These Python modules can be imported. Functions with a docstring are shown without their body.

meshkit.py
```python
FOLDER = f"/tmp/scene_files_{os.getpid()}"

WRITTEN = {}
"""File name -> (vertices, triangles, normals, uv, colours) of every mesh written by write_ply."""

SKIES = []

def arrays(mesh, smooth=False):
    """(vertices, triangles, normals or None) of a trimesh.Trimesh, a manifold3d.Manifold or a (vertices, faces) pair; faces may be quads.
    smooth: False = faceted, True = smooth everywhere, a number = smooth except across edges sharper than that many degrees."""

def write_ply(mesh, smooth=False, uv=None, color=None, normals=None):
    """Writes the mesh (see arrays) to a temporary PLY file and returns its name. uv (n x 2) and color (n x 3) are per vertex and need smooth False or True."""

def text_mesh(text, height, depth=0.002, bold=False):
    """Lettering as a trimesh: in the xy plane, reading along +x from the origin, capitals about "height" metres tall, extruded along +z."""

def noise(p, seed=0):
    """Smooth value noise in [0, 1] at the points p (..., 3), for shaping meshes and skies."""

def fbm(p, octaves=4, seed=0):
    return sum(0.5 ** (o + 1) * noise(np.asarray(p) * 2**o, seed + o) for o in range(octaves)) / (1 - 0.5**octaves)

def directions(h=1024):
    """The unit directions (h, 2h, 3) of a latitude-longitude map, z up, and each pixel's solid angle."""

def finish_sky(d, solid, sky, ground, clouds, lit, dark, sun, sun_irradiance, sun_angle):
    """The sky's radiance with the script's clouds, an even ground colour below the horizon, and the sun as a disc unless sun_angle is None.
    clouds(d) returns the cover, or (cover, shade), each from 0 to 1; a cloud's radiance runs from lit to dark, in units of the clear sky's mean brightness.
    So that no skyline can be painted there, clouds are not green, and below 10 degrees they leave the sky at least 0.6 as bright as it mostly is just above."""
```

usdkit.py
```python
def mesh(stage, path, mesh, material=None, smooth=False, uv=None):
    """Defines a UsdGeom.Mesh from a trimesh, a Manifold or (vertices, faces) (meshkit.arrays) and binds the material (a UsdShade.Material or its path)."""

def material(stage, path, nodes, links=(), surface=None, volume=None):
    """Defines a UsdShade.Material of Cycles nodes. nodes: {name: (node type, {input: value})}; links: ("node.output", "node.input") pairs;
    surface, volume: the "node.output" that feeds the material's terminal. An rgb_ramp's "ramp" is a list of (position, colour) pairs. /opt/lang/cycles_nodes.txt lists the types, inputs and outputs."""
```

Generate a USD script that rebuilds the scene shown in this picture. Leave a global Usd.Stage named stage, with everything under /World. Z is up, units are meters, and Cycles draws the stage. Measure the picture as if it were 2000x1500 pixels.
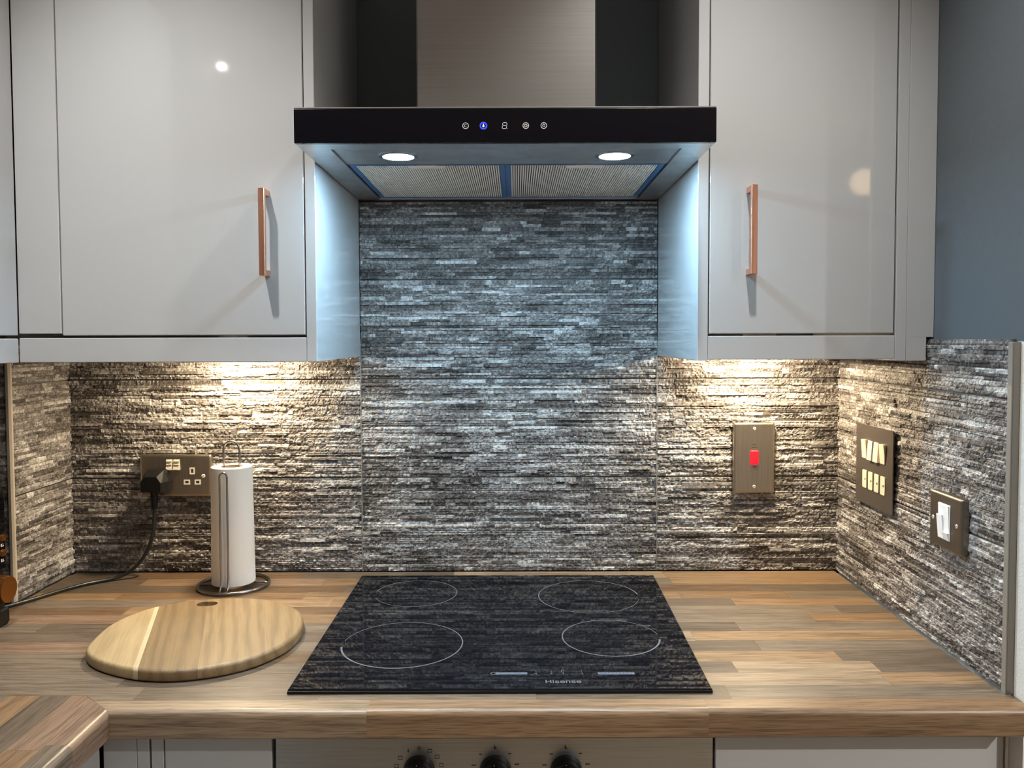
import math, re, numpy as np, trimesh, manifold3d as m3
from shapely.geometry import Polygon, box as sbox, LineString
from pxr import Usd, UsdGeom, UsdShade, UsdLux, Sdf, Gf, Vt
import usdkit, meshkit

stage = Usd.Stage.CreateInMemory()
UsdGeom.SetStageUpAxis(stage, UsdGeom.Tokens.z)
UsdGeom.SetStageMetersPerUnit(stage, 1.0)
UsdGeom.Xform.Define(stage, '/World')
W = 0.91            # worktop top above the floor; heights below are measured from the worktop top
CEIL = 1.50         # ceiling above the worktop

# ------------------------------------------------------------------ camera
f_px, cx, cy = 1566.7936, 1006.6814, 722.6266
cam_pos = (0.0141, -1.6304, 0.4801 + W)
pitch, yaw, roll = -0.0402, -0.0005, -0.003
cam = UsdGeom.Camera.Define(stage, '/World/camera')
cp, sp, cw, sw, cr, sr = math.cos(pitch), math.sin(pitch), math.cos(yaw), math.sin(yaw), math.cos(roll), math.sin(roll)
fw = np.array([sw * cp, cw * cp, sp]); rt0 = np.array([cw, -sw, 0.0]); up0 = np.cross(rt0, fw)
rt, up = rt0 * cr + up0 * sr, up0 * cr - rt0 * sr
cam.AddTransformOp().Set(Gf.Matrix4d(*rt, 0, *up, 0, *(-fw), 0, *cam_pos, 1))
cam.CreateProjectionAttr('perspective')
cam.CreateHorizontalApertureAttr(36.0); cam.CreateVerticalApertureAttr(27.0)
cam.CreateFocalLengthAttr(36.0 * f_px / 2000)
cam.CreateHorizontalApertureOffsetAttr((1000 - cx) / 2000 * 36.0)
cam.CreateVerticalApertureOffsetAttr((cy - 750) / 1500 * 27.0)
cam.CreateClippingRangeAttr(Gf.Vec2f(0.02, 50))
EXPOSURE = 0.13
cam.CreateExposureAttr(EXPOSURE)

# ------------------------------------------------------------------ light strengths (all are lamps of the room)
L_CEIL = 45.0     # ceiling downlights
L_SPOT = 3350.0      # beam of a ceiling downlight
L_HOOD = 560.0       # cool lamps under the hood
L_PUCK = 600.0       # warm lamps under the wall cabinets
L_PEND = 7.0       # warm lamp in the room behind
C_CEIL = (1.0, 0.97, 0.93)
C_HOOD = (0.46, 0.76, 1.0)
C_PUCK = (1.0, 0.80, 0.52)

# ------------------------------------------------------------------ materials
def M(name, nodes, links, surface):
    return usdkit.material(stage, '/World/Looks/' + name, nodes, links, surface=surface)

def plain(name, color, rough=0.5, metal=0.0, bump=None, **kw):
    nodes = {'p': ('principled_bsdf', {'base_color': color, 'roughness': rough, 'metallic': metal, **kw})}
    links = []
    if bump:
        scale, dist = bump
        nodes['t'] = ('texture_coordinate', {})
        nodes['n'] = ('noise_texture', {'scale': scale, 'detail': 3.0})
        nodes['b'] = ('bump', {'distance': dist, 'strength': 1.0})
        links += [('t.object', 'n.vector'), ('n.fac', 'b.height'), ('b.normal', 'p.normal')]
    return M(name, nodes, links, 'p.BSDF')

def emit(name, color, strength):
    return M(name, {'e': ('emission', {'color': color, 'strength': strength})}, [], 'e.emission')

def brushed(name, color, rough, scale, amount=0.06, dist=0.000012, metal=1.0, streak=0.05):
    """brushed metal: fine streaks, long along the axis with the small scale"""
    nodes = {'t': ('texture_coordinate', {}), 'm': ('mapping', {'scale': scale}),
             'n': ('noise_texture', {'scale': 1.0, 'detail': 4.0, 'roughness': 0.6}),
             'r': ('map_range', {'from_min': 0.3, 'from_max': 0.7, 'to_min': rough - amount, 'to_max': rough + amount}),
             'c': ('rgb_ramp', {'ramp': [(0.25, tuple((1 - streak) * c for c in color)), (0.75, tuple(min(1, (1 + streak) * c) for c in color))]}),
             'b': ('bump', {'distance': dist, 'strength': 1.0}),
             'p': ('principled_bsdf', {'metallic': metal})}
    return M(name, nodes, [('t.object', 'm.vector'), ('m.vector', 'n.vector'), ('n.fac', 'r.value'), ('r.result', 'p.roughness'),
                           ('n.fac', 'c.fac'), ('c.color', 'p.base_color'), ('n.fac', 'b.height'), ('b.normal', 'p.normal')], 'p.BSDF')

def wood(name, color, axis, rough=0.38, contrast=0.8, rot=0.0, ring=1.0):
    """oak-like grain running along the given axis (x or y), turned by rot about z"""
    s = {'x': (3.6, 85.0, 85.0), 'y': (85.0, 3.6, 85.0)}[axis]
    s2 = {'x': (26.0, 620.0, 620.0), 'y': (620.0, 26.0, 620.0)}[axis]
    dark = tuple(c * (1 - 0.62 * contrast) for c in color)
    light = tuple(min(1.0, c * (1 + 0.34 * contrast)) for c in color)
    nodes = {'t': ('texture_coordinate', {}), 'o': ('object_info', {}),
             'w': ('math', {'math_type': 'multiply', 'value2': 37.0}),
             'mr': ('mapping', {'rotation': (0.0, 0.0, rot)}),
             'm1': ('mapping', {'scale': s}), 'm2': ('mapping', {'scale': s2}),
             'n1': ('noise_texture', {'dimensions': '4D', 'scale': 1.0, 'detail': 5.0, 'roughness': 0.62, 'distortion': 1.6 * ring}),
             'n2': ('noise_texture', {'dimensions': '4D', 'scale': 1.0, 'detail': 2.0, 'roughness': 0.5}),
             'r1': ('rgb_ramp', {'ramp': [(0.30, dark), (0.5, color), (0.72, light)]}),
             'r2': ('rgb_ramp', {'ramp': [(0.36, (0.55, 0.52, 0.5)), (0.52, (1, 1, 1))]}),
             'mx': ('mix', {'mix_type': 'multiply', 'fac': 0.8 * min(1.0, contrast * 1.5)}),
             'b': ('bump', {'distance': 0.00010, 'strength': 1.0}),
             'p': ('principled_bsdf', {'roughness': rough})}
    links = [('o.random', 'w.value1'), ('w.value', 'n1.w'), ('w.value', 'n2.w'), ('t.object', 'mr.vector'), ('mr.vector', 'm1.vector'), ('mr.vector', 'm2.vector'),
             ('m1.vector', 'n1.vector'), ('m2.vector', 'n2.vector'), ('n1.fac', 'r1.fac'), ('n2.fac', 'r2.fac'),
             ('r1.color', 'mx.color1'), ('r2.color', 'mx.color2'), ('mx.color', 'p.base_color'), ('n2.fac', 'b.height'), ('b.normal', 'p.normal')]
    return M(name, nodes, links, 'p.BSDF')

TONES = {'tan': (0.190, 0.118, 0.064), 'honey': (0.230, 0.147, 0.082), 'grey': (0.110, 0.082, 0.058), 'ash': (0.150, 0.115, 0.082),
         'rose': (0.200, 0.130, 0.086), 'brown': (0.125, 0.077, 0.044), 'pale': (0.250, 0.180, 0.116)}
WX = {k: wood('oak_along_' + k, c, 'x') for k, c in TONES.items()}
WY = {k: wood('oak_across_' + k, c, 'y') for k, c in TONES.items()}

cab = plain('gloss_grey', (0.43, 0.44, 0.445), 0.045)
cab_in = plain('carcass_grey', (0.10, 0.10, 0.10), 0.6)
copper = brushed('copper', (0.70, 0.36, 0.24), 0.38, (500, 500, 8))
slate = plain('slate_paint', (0.088, 0.105, 0.118), 0.6, bump=(60, 0.0008))
white_paint = plain('white_paint', (0.80, 0.765, 0.70), 0.8, bump=(260, 0.0006))
room_paint = plain('room_paint', (0.40, 0.39, 0.38), 0.8)
ceil_paint = plain('ceiling_paint', (0.8, 0.79, 0.76), 0.85)
floor_mat = wood('floor_oak', (0.26, 0.18, 0.11), 'y')
grout_mat = plain('grout_grey', (0.10, 0.097, 0.092), 0.85)
grout_light = plain('grout_seam', (0.20, 0.19, 0.175), 0.8)
steel = brushed('brushed_steel', (0.60, 0.585, 0.57), 0.32, (6, 6, 700), 0.05)
steel_h = brushed('brushed_chimney', (0.37, 0.36, 0.35), 0.36, (4, 4, 800), 0.015, 0.000006, streak=0.018)
steel_pl = brushed('plate_steel', (0.50, 0.43, 0.345), 0.33, (1400, 1400, 9), 0.02)
steel_v = brushed('oven_steel', (0.40, 0.42, 0.42), 0.36, (8, 900, 900), 0.04)
grid_metal = plain('grid_plate_metal', (0.115, 0.10, 0.087), 0.42, 0.6)
fcu_metal = brushed('spur_plate_metal', (0.25, 0.215, 0.18), 0.40, (9, 9, 800), 0.03)
chrome = plain('chrome', (0.55, 0.54, 0.53), 0.16, 1.0)
wire_metal = plain('wire_metal', (0.42, 0.40, 0.38), 0.24, 1.0)
silver = plain('silver', (0.82, 0.77, 0.66), 0.38, 0.5)
rocker_metal = plain('rocker_silver', (0.86, 0.78, 0.62), 0.42, 0.35)
white_plastic = plain('white_plastic', (0.80, 0.82, 0.84), 0.32)
black_plastic = plain('black_plastic', (0.005, 0.005, 0.005), 0.45, specular_ior_level=0.3)
black_gloss = plain('black_glass', (0.003, 0.003, 0.005), 0.035, ior=1.36)
hob_glass = plain('hob_glass', (0.004, 0.0045, 0.0065), 0.02, ior=1.36)
hole_black = plain('hole_black', (0.004, 0.004, 0.004), 0.8)
print_grey = plain('print_grey', (0.085, 0.095, 0.11), 0.45)
print_blue = plain('print_slate', (0.085, 0.105, 0.14), 0.4)
print_black = plain('print_black', (0.02, 0.02, 0.02), 0.6)
icon_white = plain('icon_white', (0.55, 0.55, 0.55), 0.4)
blue_film = plain('blue_film', (0.045, 0.17, 0.42), 0.25)
grille_metal = plain('grille_metal', (0.93, 0.88, 0.80), 0.5, 0.15)
grille_dark = plain('grille_cavity', (0.05, 0.05, 0.05), 0.6)
trim_beige = plain('trim_beige', (0.43, 0.38, 0.31), 0.38)
trim_steel = plain('trim_steel', (0.26, 0.235, 0.205), 0.42, 0.7)
rubber = plain('cable_rubber', (0.010, 0.010, 0.010), 0.33)
paper = plain('paper', (0.95, 0.915, 0.86), 0.9, bump=(420, 0.0003))
amber = plain('amber_gloss', (0.34, 0.14, 0.035), 0.2, 0.9)
red_neon = M('red_neon', {'p': ('principled_bsdf', {'base_color': (0.6, 0.004, 0.01), 'roughness': 0.5, 'emission_color': (1.0, 0.0, 0.015), 'emission_strength': 1.1})}, [], 'p.BSDF')
blue_led = emit('blue_led', (0.03, 0.05, 1.0), 2.2)
blue_core = emit('blue_core', (0.45, 0.6, 1.0), 3.0)
hood_led = emit('hood_led', C_HOOD, L_HOOD)
puck_led = emit('puck_led', C_PUCK, L_PUCK)
ceil_led = emit('ceiling_led', C_CEIL, L_CEIL)
pend_led = emit('pendant_glow', (1.0, 0.72, 0.42), L_PEND)

def stone(name):
    nodes = {'a': ('attribute', {'attribute': 'tone'}), 't': ('texture_coordinate', {}),
             'm': ('mapping', {'scale': (160.0, 160.0, 420.0)}),
             'n': ('noise_texture', {'scale': 1.0, 'detail': 5.0, 'roughness': 0.7}),
             'n2': ('noise_texture', {'scale': 900.0, 'detail': 2.0}),
             'k': ('math', {'math_type': 'multiply_add', 'value2': 1.1, 'value3': -0.53}),
             's': ('math', {'math_type': 'add'}),
             'c': ('rgb_ramp', {'ramp': [(0.0, (0.028, 0.024, 0.022)), (0.28, (0.082, 0.071, 0.065)), (0.52, (0.188, 0.170, 0.160)), (0.76, (0.40, 0.38, 0.365)), (1.0, (0.64, 0.63, 0.61))]}),
             'b': ('bump', {'distance': 0.0006, 'strength': 0.8}),
             'p': ('principled_bsdf', {'roughness': 0.5})}
    return M(name, nodes, [('t.object', 'm.vector'), ('m.vector', 'n.vector'), ('t.object', 'n2.vector'), ('n.fac', 'k.value1'), ('a.fac', 's.value1'), ('k.value', 's.value2'),
                           ('s.value', 'c.fac'), ('c.color', 'p.base_color'), ('n.fac', 'b.height'), ('b.normal', 'p.normal')], 'p.BSDF')
tile_mat = stone('split_stone')

# ------------------------------------------------------------------ scene helpers
used = {}
def numbered(path):
    k = used.get(path, 0); used[path] = k + 1
    return path if k == 0 else f'{path}_{k:03d}'

origin = {}
def thing(name, label, cat, loc, group=None, kind=None):
    """a top-level Xform at the thing's base; loc in worktop heights"""
    p = numbered('/World/' + name)
    x = UsdGeom.Xform.Define(stage, p); x.AddTranslateOp().Set(Gf.Vec3d(loc[0], loc[1], loc[2] + W))
    o = x.GetPrim(); origin[p] = np.array([loc[0], loc[1], loc[2]])
    o.SetCustomDataByKey('label', label); o.SetCustomDataByKey('category', cat)
    if group: o.SetCustomDataByKey('group', group)
    if kind: o.SetCustomDataByKey('kind', kind)
    return p

def setting(name, label, cat, loc=(0, 0, 0)):
    return thing(name, label, cat, loc, kind='structure')

def part(parent, name, mesh, mat, smooth=False, label=None, kind=None, tone=None):
    """one Mesh prim under a thing or under a part; mesh in scene coordinates (worktop heights)"""
    p = numbered(parent + '/' + name)
    o = origin[parent]
    v, f, n = meshkit.arrays(mesh, smooth)
    m = usdkit.mesh(stage, p, (v - o, f), mat, smooth=False) if n is None else None
    if m is None:
        m = UsdGeom.Mesh.Define(stage, p)
        m.CreatePointsAttr(Vt.Vec3fArray.FromNumpy((v - o).astype(np.float32)))
        m.CreateFaceVertexCountsAttr(Vt.IntArray.FromNumpy(np.full(len(f), 3, np.int32)))
        m.CreateFaceVertexIndicesAttr(Vt.IntArray.FromNumpy(f.astype(np.int32).ravel()))
        m.CreateSubdivisionSchemeAttr('none')
        m.CreateNormalsAttr(Vt.Vec3fArray.FromNumpy(n.astype(np.float32))); m.SetNormalsInterpolation('vertex')
        UsdShade.MaterialBindingAPI.Apply(m.GetPrim()).Bind(mat)
    if tone is not None:
        UsdGeom.PrimvarsAPI(m).CreatePrimvar('tone', Sdf.ValueTypeNames.FloatArray, 'vertex').Set(Vt.FloatArray.FromNumpy(np.asarray(tone, np.float32)))
    origin[p] = o
    if label: m.GetPrim().SetCustomDataByKey('label', label)
    if kind: m.GetPrim().SetCustomDataByKey('kind', kind)
    return p

def cat(*ms):
    return trimesh.util.concatenate(list(ms))

def bx(x0, x1, y0, y1, z0, z1, c=0.0):
    """box, chamfered by c"""
    lo, hi = np.minimum([x0, y0, z0], [x1, y1, z1]), np.maximum([x0, y0, z0], [x1, y1, z1])
    if c <= 0:
        b = trimesh.creation.box(hi - lo); b.apply_translation((lo + hi) / 2); return b
    c = min(c, *(0.45 * (hi - lo)))
    pts = []
    for s in np.ndindex(2, 2, 2):
        q = np.where(np.array(s) == 0, lo, hi); d = np.where(np.array(s) == 0, 1, -1)
        for k in range(3):
            e = np.full(3, c); e[k] = 0
            pts.append(q + d * e)
    return trimesh.convex.convex_hull(np.array(pts))

def rb(x0, x1, y0, y1, z0, z1, r, n=14):
    """box with round edges of radius r"""
    r = min(r, 0.499 * min(abs(x1 - x0), abs(y1 - y0), abs(z1 - z0)))
    hull = m3.Manifold.batch_hull([m3.Manifold.sphere(r, n).translate((x, y, z)) for x in (min(x0, x1) + r, max(x0, x1) - r)
                                   for y in (min(y0, y1) + r, max(y0, y1) - r) for z in (min(z0, z1) + r, max(z0, z1) - r)])
    return tm(hull)

def tm(man):
    m = man.to_mesh()
    return trimesh.Trimesh(m.vert_properties[:, :3], m.tri_verts, process=False)

def cyl(p0, p1, r, n=24, r2=None):
    p0, p1 = np.array(p0, float), np.array(p1, float)
    h = np.linalg.norm(p1 - p0)
    c = tm(m3.Manifold.cylinder(h, r, r if r2 is None else r2, n))
    T = trimesh.geometry.align_vectors([0, 0, 1], (p1 - p0) / h); T[:3, 3] = p0
    c.apply_transform(T); return c

def tube(path, r, n=10, closed=False):
    P = np.array(path, float); k = len(P)
    if closed:
        t = np.roll(P, -1, 0) - np.roll(P, 1, 0)
    else:
        t = np.gradient(P, axis=0)
    t /= np.linalg.norm(t, axis=1, keepdims=True)
    a = np.array([0, 0, 1.0]) if abs(t[0][2]) < 0.9 else np.array([1.0, 0, 0])
    nrm = np.cross(t[0], a); nrm /= np.linalg.norm(nrm)
    rings = []
    for i in range(k):
        nrm = nrm - t[i] * (nrm @ t[i]); nrm /= np.linalg.norm(nrm)
        b = np.cross(t[i], nrm)
        th = np.linspace(0, 2 * np.pi, n, endpoint=False)
        rings.append(P[i] + r * (np.cos(th)[:, None] * nrm + np.sin(th)[:, None] * b))
    V = np.vstack(rings); F = []
    for i in range(k if closed else k - 1):
        j = (i + 1) % k
        for q in range(n):
            q2 = (q + 1) % n
            F += [[i * n + q, i * n + q2, j * n + q2], [i * n + q, j * n + q2, j * n + q]]
    if not closed:
        V = np.vstack([V, P[0], P[-1]])
        for q in range(n):
            q2 = (q + 1) % n
            F += [[k * n, q2, q], [k * n + 1, (k - 1) * n + q, (k - 1) * n + q2]]
    m = trimesh.Trimesh(V, F, process=False); m.fix_normals() if False else None
    return m

def spline(pts, n):
    from scipy.interpolate import CubicSpline
    P = np.array(pts, float)
    s = np.r_[0, np.cumsum(np.linalg.norm(np.diff(P, axis=0), axis=1))]
    return CubicSpline(s, P)(np.linspace(0, s[-1], n))

def prism(poly, z0, z1):
    m = trimesh.creation.extrude_polygon(poly, z1 - z0, engine='earcut'); m.apply_translation((0, 0, z0)); return m

def lathe(prof, center, n=40):
    """prof: (radius, z) pairs from bottom to top, about a vertical axis at center (x, y)"""
    m = trimesh.creation.revolve(np.array(prof, float), sections=n); m.apply_translation((center[0], center[1], 0)); return m

def onwall(m, wall, at):
    """turn a mesh drawn in the plane (x right, y up, z towards the viewer) onto a wall"""
    if wall == 'back':   R = np.array([[1, 0, 0], [0, 0, -1], [0, 1, 0]])       # right=+x, up=+z, out=-y
    elif wall == 'right': R = np.array([[0, 0, -1], [-1, 0, 0], [0, 1, 0]])      # right=-y, up=+z, out=-x
    elif wall == 'east': R = np.array([[0, 0, 1], [1, 0, 0], [0, 1, 0]])      # right=+y, up=+z, out=+x
    T = np.eye(4); T[:3, :3] = R; T[:3, 3] = at
    m = m.copy(); m.apply_transform(T); return m

# ------------------------------------------------------------------ room shell
T = 0.010                                     # tile thickness, faces at y=0, x=-0.8934, x=0.669, y=-0.197
def tile(parent, o, u, w, h, seed):
    """one split-face tile: thin courses of short stone slips, each standing proud by its own amount"""
    rng = np.random.default_rng(seed)
    o, u = np.array(o, float), np.array(u, float); v = np.array([0, 0, 1.0]); nrm = np.cross(u, v)
    g = 0.0011
    us = np.linspace(g, w - g, max(8, int(w / 0.0021)))
    zs, rows = [], []
    z = g; r = 0
    while z < h - g - 1e-6:
        dz = rng.uniform(0.0046, 0.0074)
        if h - g - (z + dz) < 0.004: dz = h - g - z
        e = 0.00035
        zs += [z + e, z + dz * 0.34, z + dz * 0.7, z + dz - e]; rows += [r] * 4; z += dz; r += 1
    zs, rows = np.array(zs), np.array(rows)
    D = np.zeros((len(zs), len(us))); TN = np.zeros_like(D)
    tb = rng.normal(0, 0.03)
    for k in range(r):
        x = -rng.uniform(0, 0.03); cuts = [x]
        while x < w: x += float(np.clip(rng.lognormal(-3.45, 0.65), 0.010, 0.14)); cuts.append(x)
        cuts = np.array(cuts); idx = np.clip(np.searchsorted(cuts, us) - 1, 0, len(cuts) - 2)
        dep = rng.normal(0, 0.0010, len(cuts)) + rng.normal(0, 0.0007); ton = rng.normal(0, 0.150, len(cuts)) + rng.normal(0, 0.06)
        sl = rng.normal(0, 0.010, len(cuts))
        mid = (cuts[idx] + cuts[np.minimum(idx + 1, len(cuts) - 1)]) / 2
        dr = dep[idx] + sl[idx] * (us - mid)
        for q in range(4):
            j = 4 * k + q
            D[j] = dr + rng.normal(0, 0.0003) ; TN[j] = ton[idx]
    U, Z = np.meshgrid(us, zs)
    p3 = np.stack([U, Z, np.full_like(U, seed * 3.1)], -1)
    rowj = (rows * 7.3)[:, None]
    rough = meshkit.fbm(np.stack([U * 250, Z * 170 + rowj, U * 0 + seed], -1), 3, seed) - 0.5
    fine = meshkit.fbm(np.stack([U * 520, Z * 330 + rowj, U * 0 + seed + 9.0], -1), 2, seed + 5) - 0.5
    broad = meshkit.fbm(np.stack([U * 14, Z * 40, U * 0 + seed + 4.0], -1), 2, seed + 11) - 0.5
    D = D + 0.0034 * rough + 0.0019 * fine
    ends = (np.arange(len(zs)) % 4 == 0) | (np.arange(len(zs)) % 4 == 3)
    D[ends] -= 0.0003
    D = np.clip(D, -0.0024, 0.0018) - 0.0022
    TN = np.clip(0.47 + tb + TN + 0.42 * broad + 0.50 * rough + 0.32 * fine, 0, 1)
    # skirt down to the bed
    Dp = np.pad(D, 1, mode='edge'); Tp = np.pad(TN, 1, mode='edge')
    Up = np.pad(U, 1, mode='edge'); Zp = np.pad(Z, 1, mode='edge')
    edge = np.ones_like(Dp, bool); edge[1:-1, 1:-1] = False
    Dp[edge] = -T + 0.0004
    P = o + Up[..., None] * u + Zp[..., None] * v + Dp[..., None] * nrm
    ny, nx = Dp.shape
    i = np.arange(ny * nx).reshape(ny, nx)
    q = np.stack([i[:-1, :-1], i[:-1, 1:], i[1:, 1:], i[1:, :-1]], -1).reshape(-1, 4)
    f = np.vstack([q[:, [0, 1, 2]], q[:, [0, 2, 3]]])
    return part(parent, 'tile', (P.reshape(-1, 3), f), tile_mat, tone=Tp.ravel())

ROWS = [0.0008, 0.195, 0.3965, 0.598]
wb = setting('wall_back', 'back wall faced with split stone tile below and dark slate paint behind the chimney', 'wall', (0, T, -W))
part(wb, 'paint', bx(-1.25, 0.80, T, T + 0.12, -W, CEIL), slate)
part(wb, 'grout', bx(-0.8935, 0.669, 0.0056, T, 0.0008, 0.4795), grout_mat)
part(wb, 'grout', bx(-0.3018, 0.3018, 0.0056, T, 0.4795, 0.756), grout_mat)
part(wb, 'grout_seam', cat(bx(-0.3030, -0.3010, 0.0015, T, 0.0008, 0.4790), bx(0.3010, 0.3030, 0.0015, T, 0.0008, 0.4790)), grout_light)
sd = 1
for x0, x1, tops in ((-0.8975, -0.302, ROWS[:3] + [0.4795]), (-0.302, 0.302, ROWS + [0.756]), (0.302, 0.6730, ROWS[:3] + [0.4795])):
    for a, b in zip(tops[:-1], tops[1:]):
        tile(wb, (x0, 0, a), (1, 0, 0), x1 - x0, b - a, sd); sd += 1
XR, YR = 0.669, -0.5640
wr = setting('wall_right', 'right wall, slate painted above the split stone tile and cream plaster at its end', 'wall', (0.679, -0.3, -W))
part(wr, 'plaster', bx(0.6796, 0.80, -0.596, T, -W, CEIL), white_paint)
part(wr, 'paint', bx(0.6789, 0.6797, -0.5835, T, 0.474, CEIL), slate)
part(wr, 'grout', bx(0.6746, 0.6795, YR, 0.004, 0.0008, 0.4765), grout_mat)
for a, b in zip(ROWS[:3], ROWS[1:3] + [0.4775]):
    tile(wr, (XR, 0.0035, a), (0, -1, 0), 0.0035 - YR, b - a, sd); sd += 1
t1 = setting('trim_1', 'slim satin steel tile trim closing the right wall tiles', 'trim', (0.674, -0.57, 0.0005))
part(t1, 'flange', bx(0.6690, 0.6795, -0.5745, -0.5660, 0.0005, 0.4725, 0.0008), trim_steel)
part(t1, 'lip', bx(0.6678, 0.6696, -0.5745, -0.5648, 0.0005, 0.4725, 0.0005), plain('trim_lip', (0.30, 0.28, 0.25), 0.45, 0.3))
wc = setting('wall_corner', 'boxed in corner pier faced with split stone tile beside the black appliance', 'wall', (-0.95, -0.1, -W))
part(wc, 'plaster', bx(-1.13, -0.9036, -0.1865, T, -W, CEIL), slate)
part(wc, 'grout', cat(bx(-0.9036, -0.8992, -0.186, 0.0, 0.0008, 0.4795), bx(-1.128, -0.9036, -0.1912, -0.1865, 0.0008, 0.4795)), grout_mat)
for a, b in zip(ROWS[:3], ROWS[1:3] + [0.4795]):
    tile(wc, (-0.8934, -0.1868, a), (0, 1, 0), 0.1903, b - a, sd); sd += 1
    tile(wc, (-1.128, -0.197, a), (1, 0, 0), 0.2250, b - a, sd); sd += 1
t2 = setting('trim_2', 'beige tile trim on the outer corner of the left pier', 'trim', (-0.897, -0.193, 0.0005))
part(t2, 'flange', bx(-0.9020, -0.8915, -0.1985, -0.1880, 0.0005, 0.4795, 0.003), trim_beige)
wl = setting('wall_left', 'left side wall behind the return worktop', 'wall', (-1.13, -2, -W))
part(wl, 'plaster', bx(-1.25, -1.13, -3.9, T, -W, CEIL), room_paint)
wn = setting('wall_near', 'wall of the room behind the camera', 'wall', (0.6, -3.9, -W))
part(wn, 'plaster', bx(-1.25, 2.5, -4.0, -3.9, -W, CEIL), room_paint)
wf = setting('wall_far', 'cream wall beyond the end of the right wall', 'wall', (2.4, -2, -W))
part(wf, 'plaster', cat(bx(2.4, 2.5, -3.9, T, -W, CEIL), bx(0.8, 2.4, -0.596, -0.45, -W, CEIL)), room_paint)
fl = setting('floor', 'brown wooden kitchen floor', 'floor', (0.6, -2, -W))
part(fl, 'boards', bx(-1.25, 2.5, -4.0, T + 0.1, -W - 0.05, -W), floor_mat)
cl = setting('ceiling', 'white ceiling with recessed downlights', 'ceiling', (0.6, -2, CEIL))
part(cl, 'plaster', bx(-1.25, 2.5, -4.0, T + 0.1, CEIL, CEIL + 0.05), ceil_paint)

# ------------------------------------------------------------------ worktops of oak block staves
YF, RN, TH = -0.6150, 0.009, 0.0375
MIT_A, MIT_B = (-0.566, -0.568), (-0.512, YF)             # the mitre in the inner corner
main_area = Polygon([(-1.126, -0.2005), (-0.8900, -0.2005), (-0.8900, -0.0005), (0.6665, -0.0005), (0.6665, -0.5755), (0.6785, -0.5755), (0.6785, -0.6000),
                     (0.6785, YF), MIT_B, MIT_A, (-1.126, -0.568)])
NOSE = -0.5835                                            # where the front stave with the rounded nose starts
wt = thing('worktop', 'long oak block worktop with rounded front edge carrying the black hob', 'worktop', (0, -0.3, -TH))
part(wt, 'core', cat(bx(-1.126, 0.6665, -0.562, -0.0005, -TH, -0.0042), bx(-0.50, 0.6785, -0.603, -0.5762, -TH, -0.0042)), plain('chipboard', (0.20, 0.14, 0.09), 0.8))
rows = [-0.5835, -0.542, -0.4995, -0.460, -0.420, -0.378, -0.336, -0.295, -0.254, -0.213, -0.172, -0.131, -0.090, -0.045, -0.0005]
def stave(parent, poly, mat, z0=-0.004, z1=0.0):
    for g in getattr(poly, 'geoms', [poly]):
        if g.geom_type != 'Polygon' or g.area < 2e-5: continue
        a = g.buffer(-0.00012, join_style=2)
        if a.is_empty: continue
        part(parent, 'stave', prism(a, z0, z1), mat)
rng = np.random.default_rng(12)
right_tones = ['ash', 'pale', 'grey', 'honey', 'grey', 'honey', 'ash', 'tan', 'ash', 'tan', 'tan', 'brown', 'honey', 'tan']
left_tones = ['ash', 'ash', 'grey', 'ash', 'rose', 'grey', 'ash', 'rose', 'brown', 'grey', 'tan', 'brown', 'tan', 'brown']
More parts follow.
